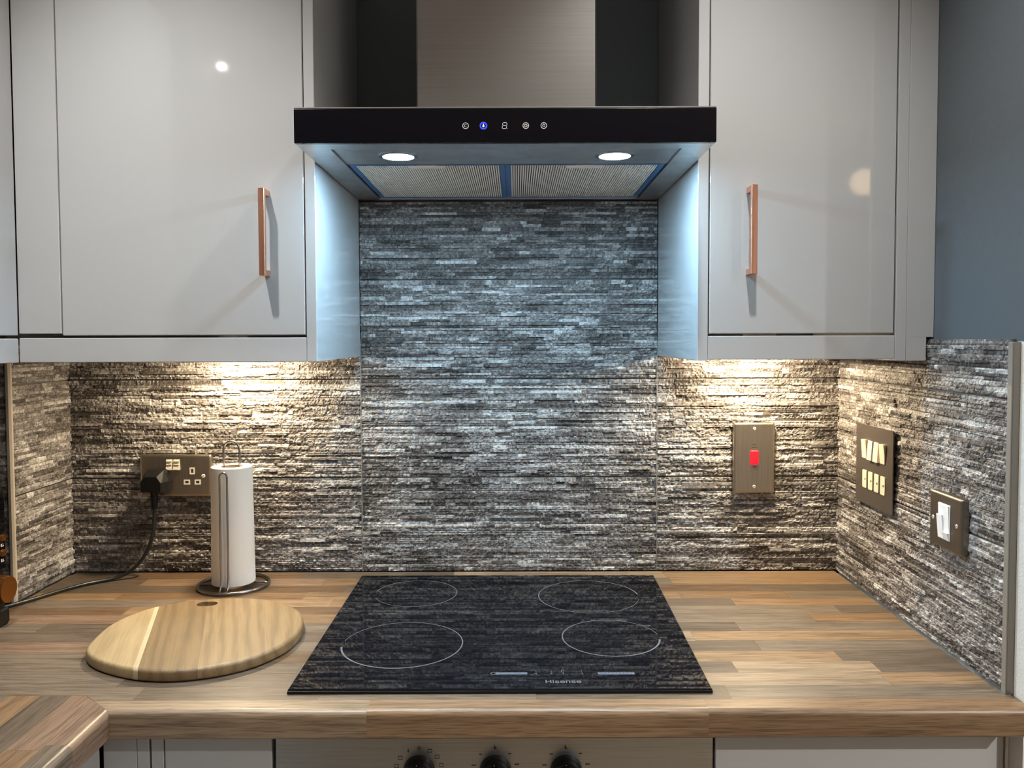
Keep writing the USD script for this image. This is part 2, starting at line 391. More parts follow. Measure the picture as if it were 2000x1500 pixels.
for k in range(len(rows) - 1):
    y0, y1 = rows[k], rows[k + 1]
    x = -1.13 - rng.uniform(0, 0.25); cuts = []
    while x < 0.68:
        cuts.append(x); x += rng.uniform(0.20, 0.46)
    cuts.append(x)
    last = None
    for a, b in zip(cuts[:-1], cuts[1:]):
        mid = (a + b) / 2
        base = right_tones[k] if mid > 0.25 else left_tones[k]
        t = base if rng.random() < 0.62 else str(rng.choice(['ash', 'grey', 'tan', 'rose', 'honey', 'brown'] if mid < 0.1 else ['tan', 'honey', 'ash', 'pale', 'grey']))
        if t == last: t = {'ash': 'grey', 'grey': 'ash', 'tan': 'honey', 'honey': 'tan', 'rose': 'tan', 'brown': 'grey', 'pale': 'honey'}[t]
        last = t
        stave(wt, main_area.intersection(sbox(a, y0, b, y1)), WX[t])
def nose_profile(n=7):
    """(outwards, z) from the top inner corner round the nose to the underside and back"""
    a = [(0.0, 0.0)]
    out = abs(YF - NOSE)
    a += [(out - RN + RN * math.sin(t), -RN + RN * math.cos(t)) for t in np.linspace(0, math.pi / 2, n)]
    a += [(out, -TH + 0.002), (out - 0.002, -TH), (out - 0.010, -TH), (out - 0.010, -0.0115), (0.0, -0.0115)]
    return np.array(a)
def nose(along0, along1, put, end0=None):
    """sweep the nose profile between two ends; put(along, out, z) gives a point; end0(out) shifts the first end"""
    pr = nose_profile(); k = len(pr)
    A = [put(along0 if end0 is None else end0(o), o, z) for o, z in pr]
    B = [put(along1, o, z) for o, z in pr]
    V = np.array(A + B); F = []
    for i in range(k):
        j = (i + 1) % k
        F += [[i, j, k + j], [i, k + j, k + i]]
    from shapely.geometry import Polygon as PG
    vv, ff = trimesh.creation.triangulate_polygon(PG(pr), engine='earcut')
    key = {tuple(np.round(p, 6)): i for i, p in enumerate(pr)}
    idx = [key[tuple(np.round(p, 6))] for p in vv]
    for t in ff:
        F += [[idx[t[0]], idx[t[2]], idx[t[1]]], [k + idx[t[0]], k + idx[t[1]], k + idx[t[2]]]]
    m = trimesh.Trimesh(V, F, process=False)
    if m.volume < 0: m.invert()
    return m
def mitx(o):                                             # x of the mitre at distance o in front of NOSE
    y = NOSE - o
    return MIT_A[0] + (y - MIT_A[1]) / (MIT_B[1] - MIT_A[1]) * (MIT_B[0] - MIT_A[0])
ends = [None, -0.180, 0.262, 0.6785]
for (a, b, t) in ((None, -0.180, 'pale'), (-0.180, 0.262, 'honey'), (0.262, 0.6785, 'tan')):
    m = nose(a if a is not None else 0, b - 0.0001, lambda s, o, z: (s, NOSE - o, z), end0=mitx if a is None else None)
    part(wt, 'stave', m, WX[t], smooth=35)
wt2 = thing('worktop', 'short return worktop of oak block, grain running towards the viewer', 'worktop', (-0.8, -1.0, -TH))
XN = -0.512 - 0.0315
ret_area = Polygon([(-1.126, -0.5684), (MIT_A[0], -0.5684), (XN, MIT_A[1] + (XN - MIT_A[0]) * (MIT_B[1] - MIT_A[1]) / (MIT_B[0] - MIT_A[0]) - 0.0002), (XN, -1.42), (-1.126, -1.42)])
part(wt2, 'core', bx(-1.126, -0.575, -1.42, -0.5688, -TH, -0.0042), plain('chipboard_return', (0.20, 0.14, 0.09), 0.8))
xs = [XN - 0.0415 * k for k in range(15)] + [-1.126]
ret_tones = ['rose', 'grey', 'tan', 'ash', 'rose', 'honey', 'grey', 'ash', 'tan', 'brown', 'ash', 'grey', 'tan', 'ash', 'grey']
for k in range(15):
    y = -0.52 + rng.uniform(0, 0.2); n = 0
    while y > -1.43:
        y2 = y - rng.uniform(0.22, 0.45)
        t = ret_tones[(k + 2 * n) % 15]
        stave(wt2, ret_area.intersection(sbox(min(xs[k], xs[k + 1]), y2, max(xs[k], xs[k + 1]), y)), WY[t]); y = y2; n += 1
def mity(o):
    x = XN + o
    return MIT_A[1] + (x - MIT_A[0]) * (MIT_B[1] - MIT_A[1]) / (MIT_B[0] - MIT_A[0]) - 0.0002
for k, (a, b, t) in enumerate(((None, -0.70, 'rose'), (-0.7001, -1.42, 'ash'))):
    part(wt2, 'stave', nose(a if a is not None else 0, b, lambda s, o, z: (XN + o, s, z), end0=mity if a is None else None), WY[t], smooth=35)

# ------------------------------------------------------------------ wall cabinets
def handle_mesh(x0, x1, z0, z1, yd, yo, b=0.0095):
    return cat(bx(x0, x1, yo, yo + b * 0.9, z0, z1, 0.0006), bx(x0 + 0.0002, x1 - 0.0002, yo + b * 0.85, yd, z0 + 0.0002, z0 + b, 0.0005),
               bx(x0 + 0.0002, x1 - 0.0002, yo + b * 0.85, yd, z1 - b, z1 - 0.0002, 0.0005))
YC, TOPC = -0.354, 1.207
c1 = thing('wall_cabinet', 'gloss grey wall cabinet left of the hood with copper handle at its right', 'cabinet', (-0.54, -0.17, 0.4427))
part(c1, 'carcass', bx(-0.772, -0.3184, -0.3345, -0.0005, 0.487, TOPC), cab_in)
d = part(c1, 'door', bx(-0.7062, -0.3199, YC, -0.336, 0.4855, TOPC, 0.0012), cab)
part(d, 'handle', handle_mesh(-0.3832, -0.3737, 0.5775, 0.7128, YC, -0.3835), copper, label='square copper bar handle')
part(c1, 'filler_panel', bx(-0.7758, -0.7080, YC, -0.336, 0.4885, TOPC, 0.001), cab)
part(c1, 'end_panel', bx(-0.3182, -0.3019, YC, -0.0005, 0.4427, TOPC, 0.0008), cab)
part(c1, 'light_pelmet', bx(-0.7758, -0.3185, YC, -0.336, 0.4427, 0.4817, 0.001), cab)
c2 = thing('wall_cabinet', 'gloss grey wall cabinet at the far left edge facing sideways', 'cabinet', (-0.95, -0.8, 0.4427))
part(c2, 'carcass', bx(-1.128, -0.796, -1.10, -0.3570, 0.487, TOPC), cab_in)
part(c2, 'door', bx(-0.794, -0.7762, -0.95, -0.3548, 0.4860, TOPC, 0.001), cab)
part(c2, 'light_pelmet', bx(-0.794, -0.7762, -1.10, -0.3546, 0.4427, 0.4810, 0.001), cab)
c3 = thing('wall_cabinet', 'gloss grey wall cabinet right of the hood with copper handle at its left', 'cabinet', (0.47, -0.17, 0.4415))
part(c3, 'carcass', bx(0.3196, 0.6165, -0.3345, -0.0005, 0.487, TOPC), cab_in)
d = part(c3, 'door', bx(0.3212, 0.6148, YC, -0.336, 0.4855, TOPC, 0.0012), cab)
part(d, 'handle', handle_mesh(0.3787, 0.3884, 0.5780, 0.7155, YC, -0.3835), copper, label='square copper bar handle')
part(c3, 'end_panel', bx(0.3024, 0.3194, YC, -0.0005, 0.4427, TOPC, 0.0008), cab)
part(c3, 'end_panel', bx(0.6172, 0.6345, YC, -0.0005, 0.4415, TOPC, 0.0008), cab)
part(c3, 'filler_panel', cat(bx(0.6348, 0.6786, YC + 0.0004, -0.338, 0.4790, TOPC, 0.0006), bx(0.6348, 0.6668, YC + 0.0004, -0.338, 0.4415, 0.4794, 0.0004)), cab)
part(c3, 'light_pelmet', bx(0.3196, 0.6169, YC, -0.336, 0.4440, 0.4820, 0.001), cab)

# lamps on the underside of the wall cabinets (hidden behind the pelmets)
def puck(x, y, label):
    p = thing('under_cabinet_light', label, 'light', (x, y, 0.4745), 'lamps under the wall cabinets')
    part(p, 'housing', lathe([(0, 0.4865), (0.034, 0.4865), (0.034, 0.4765), (0.0285, 0.4755), (0.0285, 0.4785), (0, 0.4785)][::-1], (x, y)), chrome, smooth=30)
    part(p, 'lens', lathe([(0, 0.4760), (0.0275, 0.4760), (0.0275, 0.4778), (0, 0.4778)], (x, y)), puck_led)
puck(-0.530, -0.085, 'warm round lamp under the cabinet left of the hood')
puck(0.480, -0.085, 'warm round lamp under the cabinet right of the hood')

# ------------------------------------------------------------------ extractor hood
hd = thing('extractor_hood', 'stainless chimney extractor hood with black glass front and two lit lamps', 'extractor hood', (0, -0.24, 0.757))
part(hd, 'chimney', bx(-0.1495, 0.1495, -0.28, T - 0.0005, 0.8075, CEIL - 0.001, 0.0025), steel_h)
part(hd, 'canopy', cat(bx(-0.2995, 0.2995, -0.4725, T - 0.0008, 0.7640, 0.8055), bx(-0.3, 0.3, -0.4785, T - 0.0008, 0.8055, 0.8078, 0.0006)), steel)
part(hd, 'front_panel', bx(-0.3, 0.3, -0.4790, -0.4728, 0.7572, 0.8054, 0.0006), black_gloss, label='black glass control panel')
part(hd, 'rim', cat(bx(-0.2995, -0.2570, -0.4722, T - 0.001, 0.757, 0.7638), bx(0.2590, 0.2995, -0.4722, T - 0.001, 0.757, 0.7638),
                    bx(-0.2570, 0.2590, -0.4722, -0.4400, 0.757, 0.7638), bx(-0.2570, 0.2590, -0.0135, T - 0.001, 0.757, 0.7638)), steel)
part(hd, 'lamp_panel', bx(-0.2568, 0.2588, -0.4398, -0.3235, 0.7602, 0.7638), steel)
for s, lx in ((-1, -0.1660), (1, 0.1675)):
    lm = part(hd, 'lamp', lathe([(0.0242, 0.7585), (0.0300, 0.7596), (0.0300, 0.7606), (0.0242, 0.7606), (0.0242, 0.7585)], (lx, -0.382)), chrome, smooth=30)
    part(lm, 'lens', lathe([(0.0, 0.7588), (0.0240, 0.7588), (0.0240, 0.7604), (0.0, 0.7604)], (lx, -0.382)), hood_led, label='glowing cool white lamp lens')
for fx0, fx1 in ((-0.2545, -0.0030), (-0.0020, 0.2565)):
    fr = 0.0085
    fi = part(hd, 'filter', cat(bx(fx0, fx0 + fr, -0.3225, -0.0145, 0.7598, 0.7637), bx(fx1 - fr, fx1, -0.3225, -0.0145, 0.7598, 0.7637),
                                bx(fx0 + fr, fx1 - fr, -0.3225, -0.3145, 0.7598, 0.7637), bx(fx0 + fr, fx1 - fr, -0.0205, -0.0145, 0.7598, 0.7637)), blue_film,
              label='grease filter framed in blue protective film')
    n = 62; xs_ = np.linspace(fx0 + fr, fx1 - fr, n + 1)
    part(fi, 'grille', cat(*[bx(a + 0.0004, b - 0.0011, -0.3145, -0.0205, 0.7606, 0.7625) for a, b in zip(xs_[:-1], xs_[1:])],
                           ), grille_metal, kind='stuff')
    part(fi, 'backing', bx(fx0 + fr, fx1 - fr, -0.3145, -0.0205, 0.7628, 0.7637), grille_dark)
    hx = (fx0 + fx1) / 2
    part(fi, 'latch', cat(bx(hx - 0.030, hx + 0.030, -0.3150, -0.2960, 0.7588, 0.7606, 0.0006), bx(hx - 0.016, hx + 0.016, -0.3190, -0.3130, 0.7580, 0.7600, 0.0005)), grille_metal)
def ringm(r0, r1, d, n=28):
    return prism(Polygon([(r1 * math.cos(a), r1 * math.sin(a)) for a in np.linspace(0, 2 * math.pi, n, endpoint=False)],
                         [[(r0 * math.cos(a), r0 * math.sin(a)) for a in np.linspace(0, 2 * math.pi, n, endpoint=False)]]), 0, d)
def flat(x0, x1, y0, y1, d=0.0004): return bx(x0, x1, y0, y1, 0, d)
ZB = 0.7808; FACE = -0.4790
def on_front(m, x, z): return onwall(m, 'back', (x, FACE, z))
k = 0.0046
clock = cat(ringm(0.0036, k, 0.0004), flat(-0.0018, 0.0016, 0.0011, 0.0018), flat(-0.0018, 0.0016, -0.0018, -0.0011), flat(-0.0019, -0.0012, -0.0018, 0.0018))
fan = cat(ringm(0.0036, k, 0.0004), ringm(0.0013, 0.0024, 0.0004, 16))
power = cat(ringm(0.0036, k, 0.0004), flat(-0.0004, 0.0004, 0.0004, 0.0028), ringm(0.0014, 0.0021, 0.0004, 16))
for x, m in ((-0.0562, clock), (0.0293, fan), (0.0548, power)):
    part(hd, 'touch_button', on_front(m, x, ZB), icon_white)
lb = part(hd, 'touch_button', on_front(cat(ringm(0.0034, 0.0054, 0.0004)), -0.0308, ZB), blue_led, label='blue lit lamp touch button')
drop = prism(Polygon([(0, 0.0030), (0.0013, 0.0002), (0.0014, -0.0010), (0.0007, -0.0019), (-0.0007, -0.0019), (-0.0014, -0.0010), (-0.0013, 0.0002)]), 0, 0.0004)
part(lb, 'icon', on_front(drop, -0.0308, ZB), blue_core)
seg = []
w_, h_, s_ = 0.0030, 0.0042, 0.0009
for yy in (-h_, 0, h_): seg.append(flat(-w_ + 0.0006, w_ - 0.0006, yy - s_ / 2, yy + s_ / 2))
for xx in (-w_, w_):
    for yy in (-h_ / 2, h_ / 2): seg.append(flat(xx - s_ / 2, xx + s_ / 2, yy - h_ / 2 + 0.0005, yy + h_ / 2 - 0.0005))
seg.append(flat(0.0040, 0.0048, -h_ - 0.0004, -h_ + 0.0004))
dg = cat(*seg); dg.vertices[:, 0] += 0.12 * dg.vertices[:, 1]
part(hd, 'digit_display', on_front(dg, -0.0008, ZB), icon_white)

# ------------------------------------------------------------------ hob
hb = thing('hob', 'black glass induction hob with four grey cooking zone rings set into the worktop', 'hob', (0, -0.3, 0.0))
glass = Polygon([(-0.2962, -0.5640), (0.2785, -0.5664), (0.2886, -0.0445), (-0.2958, -0.0440)])
lo, hi = glass.buffer(-0.0003), glass.buffer(-0.0016, join_style=2)
def frustum(p0, z0, p1, z1):
    a, b = np.array(p0.exterior.coords)[:-1], np.array(p1.exterior.coords)[:-1]
    return trimesh.convex.convex_hull(np.vstack([np.c_[a, np.full(len(a), z0)], np.c_[b, np.full(len(b), z1)]]))
part(hb, 'glass_top', cat(prism(glass.buffer(-0.0002, join_style=2), 0.0022, 0.0044), frustum(glass, 0.0044, hi, 0.0060)), hob_glass)
part(hb, 'seal', prism(glass.buffer(-0.002, join_style=2), 0.0002, 0.0022), black_plastic)
part(hb, 'front_trim', bx(-0.2955, 0.2783, -0.5672, -0.5650, 0.0004, 0.0040), black_plastic)
ZH = 0.00605
def arc(cx_, cy_, r, a0, a1, w0, w1, n=96):
    a = np.radians(np.linspace(a0, a1, n)); w = np.linspace(w0, w1, n)
    o = np.c_[cx_ + (r + w / 2) * np.cos(a), cy_ + (r + w / 2) * np.sin(a)]; i = np.c_[cx_ + (r - w / 2) * np.cos(a), cy_ + (r - w / 2) * np.sin(a)]
    return prism(Polygon(np.vstack([o, i[::-1]])), ZH - 0.0002, ZH + 0.00015)
for args in ((-0.1629, -0.4034, 0.0928, 188, 532, 0.0030, 0.0008), (0.1629, -0.3786, 0.0764, -8, -352, 0.0030, 0.0008),
             (-0.1725, -0.1562, 0.0755, 172, -160, 0.0020, 0.0007), (0.1462, -0.1756, 0.0914, 6, 350, 0.0026, 0.0007)):
    part(hb, 'cooking_zone_ring', arc(*args), print_grey)
def hflat(x0, x1, y0, y1): return bx(x0, x1, y0, y1, ZH - 0.0002, ZH + 0.00015)
part(hb, 'slider_mark', cat(hflat(-0.0095, 0.0291, -0.5185, -0.5112), prism(Polygon([(-0.0150, -0.5105), (-0.0075, -0.5112), (-0.0075, -0.5185), (-0.0150, -0.5192)]), ZH - 0.0002, ZH + 0.0001)), print_blue)
lk = ringm(0.0030, 0.0042, 0.00035); lk.apply_translation((-0.0190, -0.5148, ZH - 0.0002)); part(hb, 'lock_mark', lk, print_blue)
part(hb, 'slider_mark', cat(*[hflat(0.1288 + 0.0052 * i, 0.1288 + 0.0052 * i + 0.0049, -0.5195, -0.5118) for i in range(10)]), print_blue)
for x in (0.0410, 0.0630, 0.0800, 0.1060):
    part(hb, 'control_mark', cat(hflat(x, x + 0.0011, -0.5185, -0.5125), hflat(x - 0.0002, x + 0.0010, -0.5090, -0.5060), hflat(x - 0.0020, x - 0.0008, -0.5160, -0.5150)), print_blue)
part(hb, 'control_mark', arc(0.0850, -0.5080, 0.0075, 120, 230, 0.0010, 0.0006, 24), print_blue)
tx = meshkit.text_mesh('Hisense', 0.0098, 0.0003, bold=True)
b = tx.bounds; tx.apply_translation((-b[0][0], -b[0][1], 0)); tx.apply_scale([0.0495 / (b[1][0] - b[0][0]), 1, 1]); tx.apply_translation((0.0538, -0.5475, ZH - 0.0001))
part(hb, 'lettering', tx, print_grey)

# ------------------------------------------------------------------ base units and oven
YB = -0.570
ov = thing('oven', 'built in stainless oven with three black knobs under the hob', 'oven', (-0.0165, -0.3, -0.80))
part(ov, 'body', bx(-0.308, 0.275, -0.545, -0.03, -0.78, -0.045), cab_in)
part(ov, 'control_panel', bx(-0.3117, 0.2787, YB, -0.546, -0.165, -0.0405, 0.001), steel_v)
dr = part(ov, 'door', bx(-0.3117, 0.2787, YB, -0.546, -0.77, -0.170, 0.001), black_gloss)
part(dr, 'handle', cat(tube([(-0.25, YB - 0.035, -0.215), (0.217, YB - 0.035, -0.215)], 0.007, 14), cyl((-0.22, YB - 0.035, -0.215), (-0.22, YB, -0.215), 0.006, 12), cyl((0.187, YB - 0.035, -0.215), (0.187, YB, -0.215), 0.006, 12)), steel, smooth=40)
ZK = -0.1035
for i, x in enumerate((-0.1180, -0.0150, 0.0805)):
    kn = part(ov, 'knob', cat(cyl((x, YB, ZK), (x, YB - 0.010, ZK), 0.0215, 36, 0.0205), cyl((x, YB - 0.010, ZK), (x, YB - 0.020, ZK), 0.0200, 36, 0.0190),
                              bx(x - 0.0050, x + 0.0050, YB - 0.030, YB - 0.018, ZK - 0.017, ZK + 0.017, 0.002)), black_plastic, smooth=40)
    part(kn, 'pointer_mark', bx(x - 0.0016, x - 0.0006, YB - 0.0206, YB - 0.0199, ZK + 0.010, ZK + 0.018), icon_white)
    marks = []
    if i == 0:
        for a in (90, 118, 145, 168, 62, 38, 14):
            mx, mz = x + 0.031 * math.cos(math.radians(a)), ZK + 0.031 * math.sin(math.radians(a))
            R_ = cat(flat(-0.003, 0.003, 0.0018, 0.0024), flat(-0.003, 0.003, -0.0024, -0.0018), flat(-0.003, -0.0024, -0.002, 0.002), flat(0.0024, 0.003, -0.002, 0.002)) if a not in (90, 118) else \
                (ringm(0.0014, 0.0022, 0.0004, 16) if a == 90 else cat(flat(-0.001, 0.001, -0.002, 0.0005), flat(-0.0004, 0.0004, 0.0005, 0.003)))
            marks.append(onwall(R_, 'back', (mx, YB, mz)))
    else:
        for a, wd in ((90, 0.0016), (50, 0.0022), (132, 0.0022), (16, 0.0032), (166, 0.0032)):
            mx, mz = x + 0.030 * math.cos(math.radians(a)), ZK + 0.030 * math.sin(math.radians(a))
            marks.append(onwall(cat(flat(-wd, wd, -0.0006, 0.0008)), 'back', (mx, YB, mz)))
        marks.append(onwall(cat(flat(-0.0012, 0.0012, -0.0012, 0.0012), flat(-0.0004, 0.0004, 0.0012, 0.0030)), 'back', (x - 0.001, YB, ZK + 0.032)))
    part(ov, 'dial_marks', cat(*marks), print_black)
b1 = thing('base_cabinet', 'gloss grey base cabinet left of the oven with narrow corner post', 'cabinet', (-0.42, -0.3, -W))
part(b1, 'carcass', bx(-0.500, -0.3185, -0.548, -0.03, -0.78, -0.042), cab_in)
part(b1, 'door', bx(-0.4610, -0.3170, YB, -0.549, -0.77, -0.0420, 0.001), cab)
part(b1, 'end_panel', bx(-0.4792, -0.4626, YB, -0.549, -0.78, -0.0400, 0.0006), cab)
part(b1, 'end_panel', bx(-0.4984, -0.4822, YB, -0.549, -0.78, -0.0400, 0.0006), cab)
part(b1, 'corner_post', bx(-0.5440, -0.4990, YB, -0.549, -0.78, -0.0400, 0.0006), cab)
part(b1, 'plinth', bx(-0.54, -0.315, -0.50, -0.485, -W, -0.785), cab)
b2 = thing('base_cabinet', 'gloss grey base cabinet with wide drawer fronts right of the oven', 'cabinet', (0.47, -0.3, -W))
part(b2, 'carcass', bx(0.283, 0.672, -0.548, -0.03, -0.78, -0.042), cab_in)
part(b2, 'drawer', bx(0.2815, 0.6705, YB, -0.549, -0.19, -0.0420, 0.001), cab)
part(b2, 'drawer', bx(0.2815, 0.6705, YB, -0.549, -0.475, -0.193, 0.001), cab)
part(b2, 'drawer', bx(0.2815, 0.6705, YB, -0.549, -0.77, -0.478, 0.001), cab)
part(b2, 'plinth', bx(0.28, 0.675, -0.50, -0.485, -W, -0.785), cab)
part(b2, 'scribe_strip', bx(0.6745, 0.6790, YB + 0.003, -0.555, -0.90, -0.0400), white_paint)
b3 = thing('base_cabinet', 'gloss grey base cabinet under the return worktop at the lower left', 'cabinet', (-0.83, -1.0, -W))
part(b3, 'carcass', bx(-1.126, -0.568, -1.41, -0.574, -0.78, -0.042), cab_in)
part(b3, 'door', bx(-0.566, -0.5455, -1.02, -0.5760, -0.77, -0.0420, 0.001), cab)
part(b3, 'door', bx(-0.566, -0.5455, -1.41, -1.023, -0.77, -0.0420, 0.001), cab)
part(b3, 'plinth', bx(-0.63, -0.615, -1.41, -0.57, -W, -0.785), cab)

# ------------------------------------------------------------------ wall plates
def plate_mesh(w, h, d, r, wall, at):
    """a pressed plate with rolled edges: w by h, standing d off the wall"""
    base = Polygon([(-w / 2, -h / 2), (w / 2, -h / 2), (w / 2, h / 2), (-w / 2, h / 2)]).buffer(-0.004).buffer(0.004, 6)
    rings = []
    for ins, z in ((0.0, 0.0), (0.0, d - r)) + tuple((r * (1 - math.cos(t)), d - r + r * math.sin(t)) for t in np.linspace(0.2, math.pi / 2, 6)):
        s = base.buffer(-ins, 6) if ins > 0 else base
        rings.append(np.c_[np.array(s.exterior.coords)[:-1], np.full(len(s.exterior.coords) - 1, z)])
    return onwall(trimesh.convex.convex_hull(np.vstack(rings)), wall, at)
def screw(parent, wall, at, r=0.0033):
    s = part(parent, 'screw', onwall(cat(cyl((0, 0, 0), (0, 0, 0.0009), r, 20, r * 0.8)), wall, at), silver, smooth=40)
    o = {'back': (0, -0.0009, 0), 'right': (-0.0009, 0, 0)}[wall]
    sl = trimesh.creation.box((2 * r * 0.8, 0.0007, 0.0003)); sl.apply_transform(trimesh.transformations.rotation_matrix(0.6, (0, 0, 1)))
    part(s, 'slot', onwall(sl, wall, np.array(at) + o), print_black)

# double socket on the left
SX, SZ, SD = -0.6785, 0.2015, 0.0095
so = thing('double_socket', 'brushed steel double socket on the tiles left of the paper towel', 'socket', (SX, 0, SZ - 0.043))
FY = -SD
part(so, 'plate', plate_mesh(0.1460, 0.0860, SD + 0.0015, 0.005, 'back', (SX, 0.0015, SZ)), steel_pl, smooth=40)
for x in (-0.6903, -0.6757):
    rk = onwall(trimesh.convex.convex_hull(np.array([(sx * 0.0061, y, z) for sx in (-1, 1) for y, z in ((-0.0105, 0), (-0.0105, 0.0042), (0.0, 0.0018), (0.0105, 0.0006), (0.0105, 0))])), 'back', (x, FY, 0.2245))
    sw_ = part(so, 'switch', rk, silver)
    part(sw_, 'ridge', cat(*[bx(x - 0.0058, x + 0.0058, FY - 0.0042, FY - 0.0004, 0.2145 + z, 0.2152 + z) for z in (0.0, 0.010, 0.017)]), silver)
def socket_hole(x, z, w, h):
    fr = part(so, 'pin_hole', onwall(prism(sbox(-w / 2 - 0.0022, -h / 2 - 0.0022, w / 2 + 0.0022, h / 2 + 0.0022).buffer(0.0008).difference(sbox(-w / 2, -h / 2, w / 2, h / 2)), 0, 0.0006), 'back', (x, FY, z)), silver)
    part(fr, 'shutter', onwall(bx(-w / 2, w / 2, -h / 2, h / 2, 0, 0.0002), 'back', (x, FY, z)), hole_black)
socket_hole(-0.6442, 0.2115, 0.0046, 0.0080); socket_hole(-0.6555, 0.1885, 0.0066, 0.0044); socket_hole(-0.6335, 0.1885, 0.0066, 0.0044)
screw(so, 'back', (-0.6220, FY, 0.2010), 0.0040)

# plug with its lead
pl = thing('power_lead', 'black plug in the steel double socket with lead trailing along the worktop', 'cable', (-0.712, -0.03, 0.0))
def poly3(pts, y):
    return [(x, y, z) for x, z in pts]
PXc, PZc = -0.7115, 0.190
back = [(-0.026, -0.018), (0.026, -0.018), (0.027, 0.004), (0.0175, 0.0265), (-0.0175, 0.0265), (-0.027, 0.004)]
front = [(-0.0225, -0.0155), (0.0190, -0.0155), (0.0195, 0.0035), (0.0110, 0.0165), (-0.0130, 0.0165), (-0.0235, 0.0035)]
def shp(pts, s): return [(PXc + x * s, PZc + z * s) for x, z in pts]
part(pl, 'plug', trimesh.convex.convex_hull(np.array(poly3(shp(back, 0.97), FY - 0.0006) + poly3(shp(back, 1.0), FY - 0.004) + poly3(shp(back, 1.0), FY - 0.018) + poly3(shp(front, 1.02), FY - 0.034) + poly3(shp(front, 0.93), FY - 0.0365))), black_plastic)
part(pl, 'strain_relief', cat(cyl((PXc - 0.002, -0.030, 0.1735), (PXc - 0.002, -0.030, 0.138), 0.0078, 18, 0.0052), *[cyl((PXc - 0.002, -0.030, 0.165 - 0.006 * i), (PXc - 0.002, -0.030, 0.162 - 0.006 * i), 0.0082 - 0.0005 * i, 18) for i in range(5)]), black_plastic, smooth=40)
path = [(-0.7135, -0.030, 0.142), (-0.7145, -0.031, 0.110), (-0.719, -0.033, 0.078), (-0.731, -0.036, 0.048), (-0.750, -0.041, 0.023), (-0.772, -0.048, 0.0085), (-0.800, -0.066, 0.0042),
        (-0.828, -0.095, 0.0040), (-0.848, -0.130, 0.0040), (-0.868, -0.170, 0.0040), (-0.886, -0.204, 0.0040), (-0.905, -0.230, 0.0040), (-0.935, -0.250, 0.0040)]
part(pl, 'lead', tube(spline(path, 90), 0.0036, 10), rubber, smooth=True)

# cooker switch
KX, KZ = 0.4980, 0.2343
ck = thing('cooker_switch', 'tall steel cooker switch plate with glowing red rocker', 'switch', (KX, 0, KZ - 0.072))
part(ck, 'plate', plate_mesh(0.0845, 0.1440, SD + 0.0015, 0.005, 'back', (KX, 0.0015, KZ)), steel_pl, smooth=40)
part(ck, 'rocker', rb(KX - 0.0085, KX + 0.0085, FY - 0.004, FY + 0.004, 0.2212, 0.2500, 0.0025, 12), red_neon, smooth=40, label='red neon rocker')
part(ck, 'print_mark', cat(onwall(flat(-0.0035, 0.0030, -0.0005, 0.0005, 0.0002), 'back', (KX, FY, 0.2620)), onwall(flat(-0.0050, 0.0050, -0.0005, 0.0005, 0.0002), 'back', (KX, FY, 0.2560)),
                          onwall(flat(-0.0030, 0.0030, -0.0008, 0.0008, 0.0002), 'back', (KX, FY, 0.2165))), print_black)
screw(ck, 'back', (KX, FY, 0.2945)); screw(ck, 'back', (KX, FY, 0.1760))

# grid switch, right wall
GY, GZ = -0.1795, 0.2435
gr = thing('grid_switch', 'large flat dark plate with eight cream switch modules on the right wall', 'switch', (XR, GY, GZ - 0.0735))
GX = XR - 0.0050
part(gr, 'back_box', bx(XR + 0.001, XR - 0.0032, GY - 0.066, GY + 0.066, GZ - 0.064, GZ + 0.064), print_black)
part(gr, 'plate', onwall(prism(sbox(-0.0740, -0.0735, 0.0740, 0.0735).buffer(-0.003).buffer(0.003, 5), 0, 0.0020), 'right', (XR - 0.0030, GY, GZ)), grid_metal)
for i in range(4):
    u = -0.0348 + 0.0245 * i
    tip = 1 if i in (0, 3) else -1
    prof = [(-0.0175, 0), (-0.0175, 0.0055 if tip < 0 else 0.0015), (0.001, 0.0030), (0.0175, 0.0015 if tip < 0 else 0.0055), (0.0175, 0)]
    part(gr, 'rocker', onwall(trimesh.convex.convex_hull(np.array([(sx * 0.0088 + 0.0016 * tip * (1 if y > 0 else -1), y, z) for sx in (-1, 1) for y, z in prof])), 'right', (GX, GY - u, GZ + 0.0285)), rocker_metal)
    mo = part(gr, 'module', onwall(prism(sbox(-0.0088, -0.0165, 0.0088, 0.0165).buffer(-0.003).buffer(0.003, 5), 0, 0.0012), 'right', (GX, GY - u, GZ - 0.0275)), rocker_metal)
    part(mo, 'key_hole', onwall(cyl((0.0035, 0, 0.0012), (0.0035, 0, 0.0015), 0.0018, 12), 'right', (GX, GY - u, GZ - 0.0275)), hole_black)

# spur plate with white insert, right wall
PY, PZ = -0.4322, 0.2016
fc = thing('light_switch', 'small dark steel plate with white rocker insert near the tile trim', 'switch', (XR, PY, PZ - 0.043))
FX = XR - 0.0100
part(fc, 'plate', plate_mesh(0.0900, 0.0840, 0.0115, 0.0045, 'right', (XR + 0.0015, PY, PZ)), fcu_metal, smooth=40)
ins = part(fc, 'insert', onwall(bx(-0.0165, 0.0165, -0.0270, 0.0270, 0, 0.0012, 0.0005), 'right', (FX, PY, PZ)), white_plastic)
for u, z0, z1, t in ((-0.0080, -0.0255, 0.0095, 0.0035), (-0.0080, 0.0105, 0.0255, 0.0012), (0.0080, -0.0140, 0.0255, 0.0022), (0.0080, -0.0255, -0.0150, 0.0036)):
    part(ins, 'rocker', onwall(trimesh.convex.convex_hull(np.array([(u + sx * 0.0074, y, z) for sx in (-1, 1) for y, z in ((z0, 0.001), (z1, 0.001), (z0, 0.0016), (z1, 0.0012 + t))])), 'right', (FX, PY, PZ)), white_plastic)
